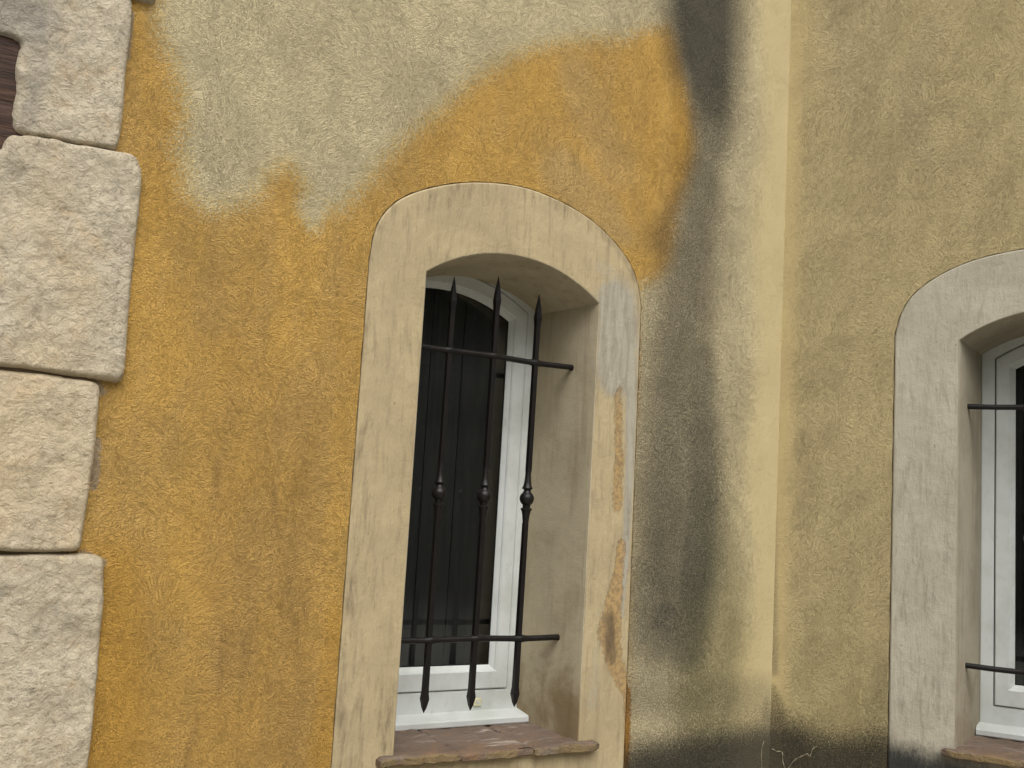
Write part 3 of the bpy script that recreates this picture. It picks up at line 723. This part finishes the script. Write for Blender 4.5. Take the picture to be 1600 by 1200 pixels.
# ------------------------------------------------------------------ rough stones of the pier at the left
def stone(parent, org, poly, proud=.020, seed=0, grey_shade=None, nx=46, rough=.0065):
    """poly: outline in wall metres; the block is a domed, hacked face with rounded arrises"""
    poly = np.array(poly, float)
    c0 = (poly.max(0) + poly.min(0)) / 2; poly[:, 1] += np.sign(poly[:, 1] - c0[1]) * .0045 * (np.abs(poly[:, 1] - c0[1]) > .75 * (poly[:, 1].max() - c0[1]))
    # resample outline and wobble it
    lo, hi = poly.min(0), poly.max(0); step = .0065
    # round the corners
    for _ in range(2):
        q = []
        for i in range(len(poly)):
            a, b = poly[i], poly[(i + 1) % len(poly)]; L = np.linalg.norm(b - a); k = min(.25, .010 / L)
            q += [a + (b - a) * k, b - (b - a) * k]
        poly = np.array(q)
    dense = []
    for i in range(len(poly)):
        a, b = poly[i], poly[(i + 1) % len(poly)]; n = max(1, int(np.linalg.norm(b - a) / .010)); dense += [a + (b - a) * j / n for j in range(n)]
    dense = np.array(dense)
    wob = np.array([noise.noise_vector(Vector((x * 12 + seed, z * 12, 1)))[:2] for x, z in dense]) * .0028
    wob += np.array([noise.noise_vector(Vector((x * 40 + seed, z * 40, 1)))[:2] for x, z in dense]) * .0012
    dense = dense + wob
    P, F = cdt_sheet(np.arange(lo[0], hi[0], step), np.arange(lo[1], hi[1], step), [], dense)
    d = np.maximum(poly_sd(P, dense), 0)
    prof = 1 - (1 - np.clip(d / .009, 0, 1)) ** 2.4
    V = []
    for (x, z), k in zip(P, prof):
        a = noise.noise(Vector((x * 7 + seed, z * 7, 2))) * 1.0 + noise.noise(Vector((x * 14 + seed, z * 14, 5))) * 1.1 + noise.noise(Vector((x * 48, z * 48 + seed, 8))) * .42
        a += .8 * max(0, noise.ridged_multi_fractal(Vector((x * 9 + seed, z * 9, 4)), 1.0, 2.1, 3, 1.0, 2.0) * .35 - .35)
        V.append((x - org[0], -(proud * k + a * rough * (.25 + .75 * k)) , z - org[1]))
    Fl = [tuple(f) for f in F]
    k = len(V); n = len(dense); V += [(x - org[0], -.0, z - org[1]) for x, z in dense] + [(x - org[0], .010, z - org[1]) for x, z in dense]
    # find outline vertices of the sheet (edge distance zero) for the skirt
    Fl += [(k + i, k + n + i, k + n + (i + 1) % n, k + (i + 1) % n) for i in range(n)]
    g = np.zeros(len(P)) if grey_shade is None else grey_shade(P)
    j = 1 - sstep(d, 0, .006)
    A = {'grey_shade': np.concatenate([g, np.zeros(2 * n)]), 'joint': np.concatenate([j * .8, np.ones(2 * n)])}
    return mesh_obj('stone', V, Fl, M['stone'], parent, None, True, A)
org = (-2.1, BOT)
pier = empty('stone_pier', 1, org[0], 0, org[1])
tag(pier, 'pier of rough pale limestone blocks at the left edge of the orange wall', 'stone pier')
q = lambda pts: [tuple(p) for p in bp(1, pts)]
LX = -2.47
A_ = q([(184, 236), (20, 211)]) + q([(15, 180), (22, 140), (20, 110), (28, 75), (22, 66)]) + [(LX, q([(10, 66)])[0][1] + .02), (LX, 1.02)] + q([(207, -2), (203, 60), (196, 120), (190, 190)])
gr = bp(1, [(0, 20), (50, 30), (60, 120), (40, 200)])
grA = lambda P: .7 * np.clip(stroke(P, [gr[0] - (.2, 0), gr[0], gr[1]], [.07, .07, .05], [.9, .9, .7]) + stroke(P, [gr[1], gr[2], gr[3]], [.02, .02, .015], [.5, .5, .4]), 0, .9)  # shadowed top left and greyer side strip, painted into the stone colour
stone(pier, org, A_[::-1], .024, 1.3, grA)
B_ = q([(187, 243), (206, 244), (219, 262), (221, 290), (213, 360), (203, 470), (196, 560), (190, 597), (160, 592), (60, 578), (0, 571)]) + [(LX, .215), (LX, .60)] + q([(-2, 244), (4, 226), (16, 214), (80, 221)])
stone(pier, org, B_, .024, 5.7)
C_ = q([(156, 602), (150, 690), (138, 780), (127, 858), (60, 859), (0, 858)]) + [(LX, -.135), (LX, .205)] + q([(0, 580), (60, 586), (120, 594)])
stone(pier, org, C_, .021, 9.1)
D_ = q([(128, 868), (150, 868), (163, 876), (161, 940), (156, 985), (153, 1040), (146, 1120)]) + [(-1.905, -.60), (-2.2, -.605), (LX, -.60), (LX, -.15)] + q([(0, 867), (60, 867)])
stone(pier, org, D_, .022, 12.4)
stone(pier, org, [(-1.925, 1.03), (-1.922, 1.45), (LX, 1.45), (LX, 1.035), (-2.1, 1.03)][::-1], .024, 15.2, lambda P: np.full(len(P), .2))
zz = -.612; k = 0
for h_, xr in ((.33, -1.965), (.33, -1.91), (.34, -1.97)):
    stone(pier, org, [(xr, zz), (xr, zz - h_), (LX, zz - h_), (LX, zz)], .022, 20 + k * 3.1); zz -= h_ + .010; k += 1
zz = 1.462
for h_, xr in ((.36, -1.97), (.37, -1.92), (.36, -1.96)):
    stone(pier, org, [(xr, zz), (LX, zz), (LX, zz + h_), (xr, zz + h_)], .022, 40 + k * 3.1); zz += h_ + .010; k += 1
MB().box(LX + .01 - org[0], -1.985 - org[0], -.006, .002, .0, TOP - BOT).build('mortar_joint', M['mortar'], pier)

# wooden lintel beam let into the stones
bz0, bz1 = bp(1, [(5, 244)])[0][1] - .02, bp(1, [(10, 66)])[0][1] + .015
wb = empty('wooden_lintel', 1, -2.3, -.004, bz0)
tag(wb, 'dark brown wooden lintel end let into the stones at the upper left edge', 'wooden beam')
rnd = random.Random(4); mid = bp(1, [(10, 160)])[0][1] - bz0
for (a, b) in ((0, mid - .0015), (mid + .0015, bz1 - bz0)):
    nx = 40; V = []; F = []; nz = 8
    for i in range(nx + 1):
        for j in range(nz + 1):
            x = -.36 + (.36 + .165) * i / nx; z = a + (b - a) * j / nz
            e = min(j, nz - j) / nz
            V.append((x, -.007 + .004 * (1 if e == 0 else 0) + .003 * noise.noise(Vector((x * 6, z * 70, a))), z))
    for i in range(nx):
        for j in range(nz): p = i * (nz + 1) + j; F.append((p, p + nz + 1, p + nz + 2, p + 1))
    V0 = len(V); V += [(x, .012, z) for x in (-.36, .165) for z in (a, b)]
    F += [(V0, 0, nx * (nz + 1), V0 + 2), (nz, V0 + 1, V0 + 3, nx * (nz + 1) + nz)]
    mesh_obj('plank', V, F, M['wood'], wb, None, True)

# pale dried tendrils clinging to the black foot of the walls
M['tendril'] = simple('dried_tendril', srgb(150, 140, 118), .9, .1)
for i, (wl, pts, lab) in enumerate(((1, [(1194, 1158), (1190, 1176), (1191, 1204), (1189, 1230)], 'thin pale dried tendril just left of the corner at the foot'),
                     (2, [(1206, 1170), (1214, 1174), (1222, 1176), (1223, 1190), (1227, 1206), (1224, 1225)], 'crooked pale dried tendril just right of the corner at the foot'),
                     (2, [(1228, 1206), (1240, 1189), (1250, 1183), (1261, 1178), (1265, 1182), (1270, 1170), (1277, 1166)], 'pale dried tendril rising to the right at the black foot of the cream wall'))):
    P = bp(wl, pts, -.002); o_ = P[0]
    C_r = cat_rom([(p[0] - o_[0], p[1] - o_[1]) for p in P], 5)
    rr = [.0011 + .0006 * math.sin(k * 1.3) for k in range(len(C_r))]
    o = MB().tube([(a, .0004 * math.sin(k), b) for k, (a, b) in enumerate(C_r)], rr, 6).build('dried_tendril', M['tendril'], None, WM[wl] @ Matrix.Translation((o_[0], -.001, o_[1])), True)
    tag(o, lab, 'tendril', 'dried tendrils at the foot of the walls')

# ------------------------------------------------------------------ ground, and unseen planting added to darken the pane reflections
mesh_obj('ground', [(-60, -60, 0), (60, -60, 0), (60, 60, 0), (-60, 60, 0)], [(0, 1, 2, 3)], M['ground'])['kind'] = 'structure'
rs = np.random.RandomState(8); V = []; F = []
for kk in range(60000):
    a = R(rs.uniform(60, 290)); rad = 14 + rs.uniform(-1.2, 1.2) + 1.2 * math.sin(a * 5)
    hmax = 6.6 + .7 * math.sin(a * 7) + .5 * math.sin(a * 13 + 1); z = rs.uniform(0.05, 1) ** .8 * hmax
    c = Vector((math.sin(a) * rad, math.cos(a) * rad, z)); n = Vector(rs.normal(size=3)).normalized(); t1 = n.orthogonal().normalized() * rs.uniform(.16, .34); t2 = n.cross(t1) * .45
    k = len(V); V += [tuple(c - t1), tuple(c + t2), tuple(c + t1), tuple(c - t2)]; F.append((k, k + 1, k + 2, k + 3))
n0 = len(V); NS = 80                        # opaque backing that keeps the pane reflections evenly dark
for i in range(NS + 1):
    a = R(60 + 230 * i / NS); rad = 15.4 + 1.2 * math.sin(a * 5); zt = 5.9 + .7 * math.sin(a * 7) + .5 * math.sin(a * 13 + 1)
    for dr, z in ((0, 0), (0, zt), (1.5, zt - .3), (1.5, 0)): V.append((math.sin(a) * (rad + dr), math.cos(a) * (rad + dr), z))
for i in range(NS):
    for j in range(3): k = n0 + i * 4 + j; F.append((k, k + 4, k + 5, k + 1))
h = mesh_obj('reflection_hedge', V, F, M['leaf'])
tag(h, 'unseen dark evergreen planting, added for dark reflections in the panes', 'reflection_hedge', None, 'stuff')
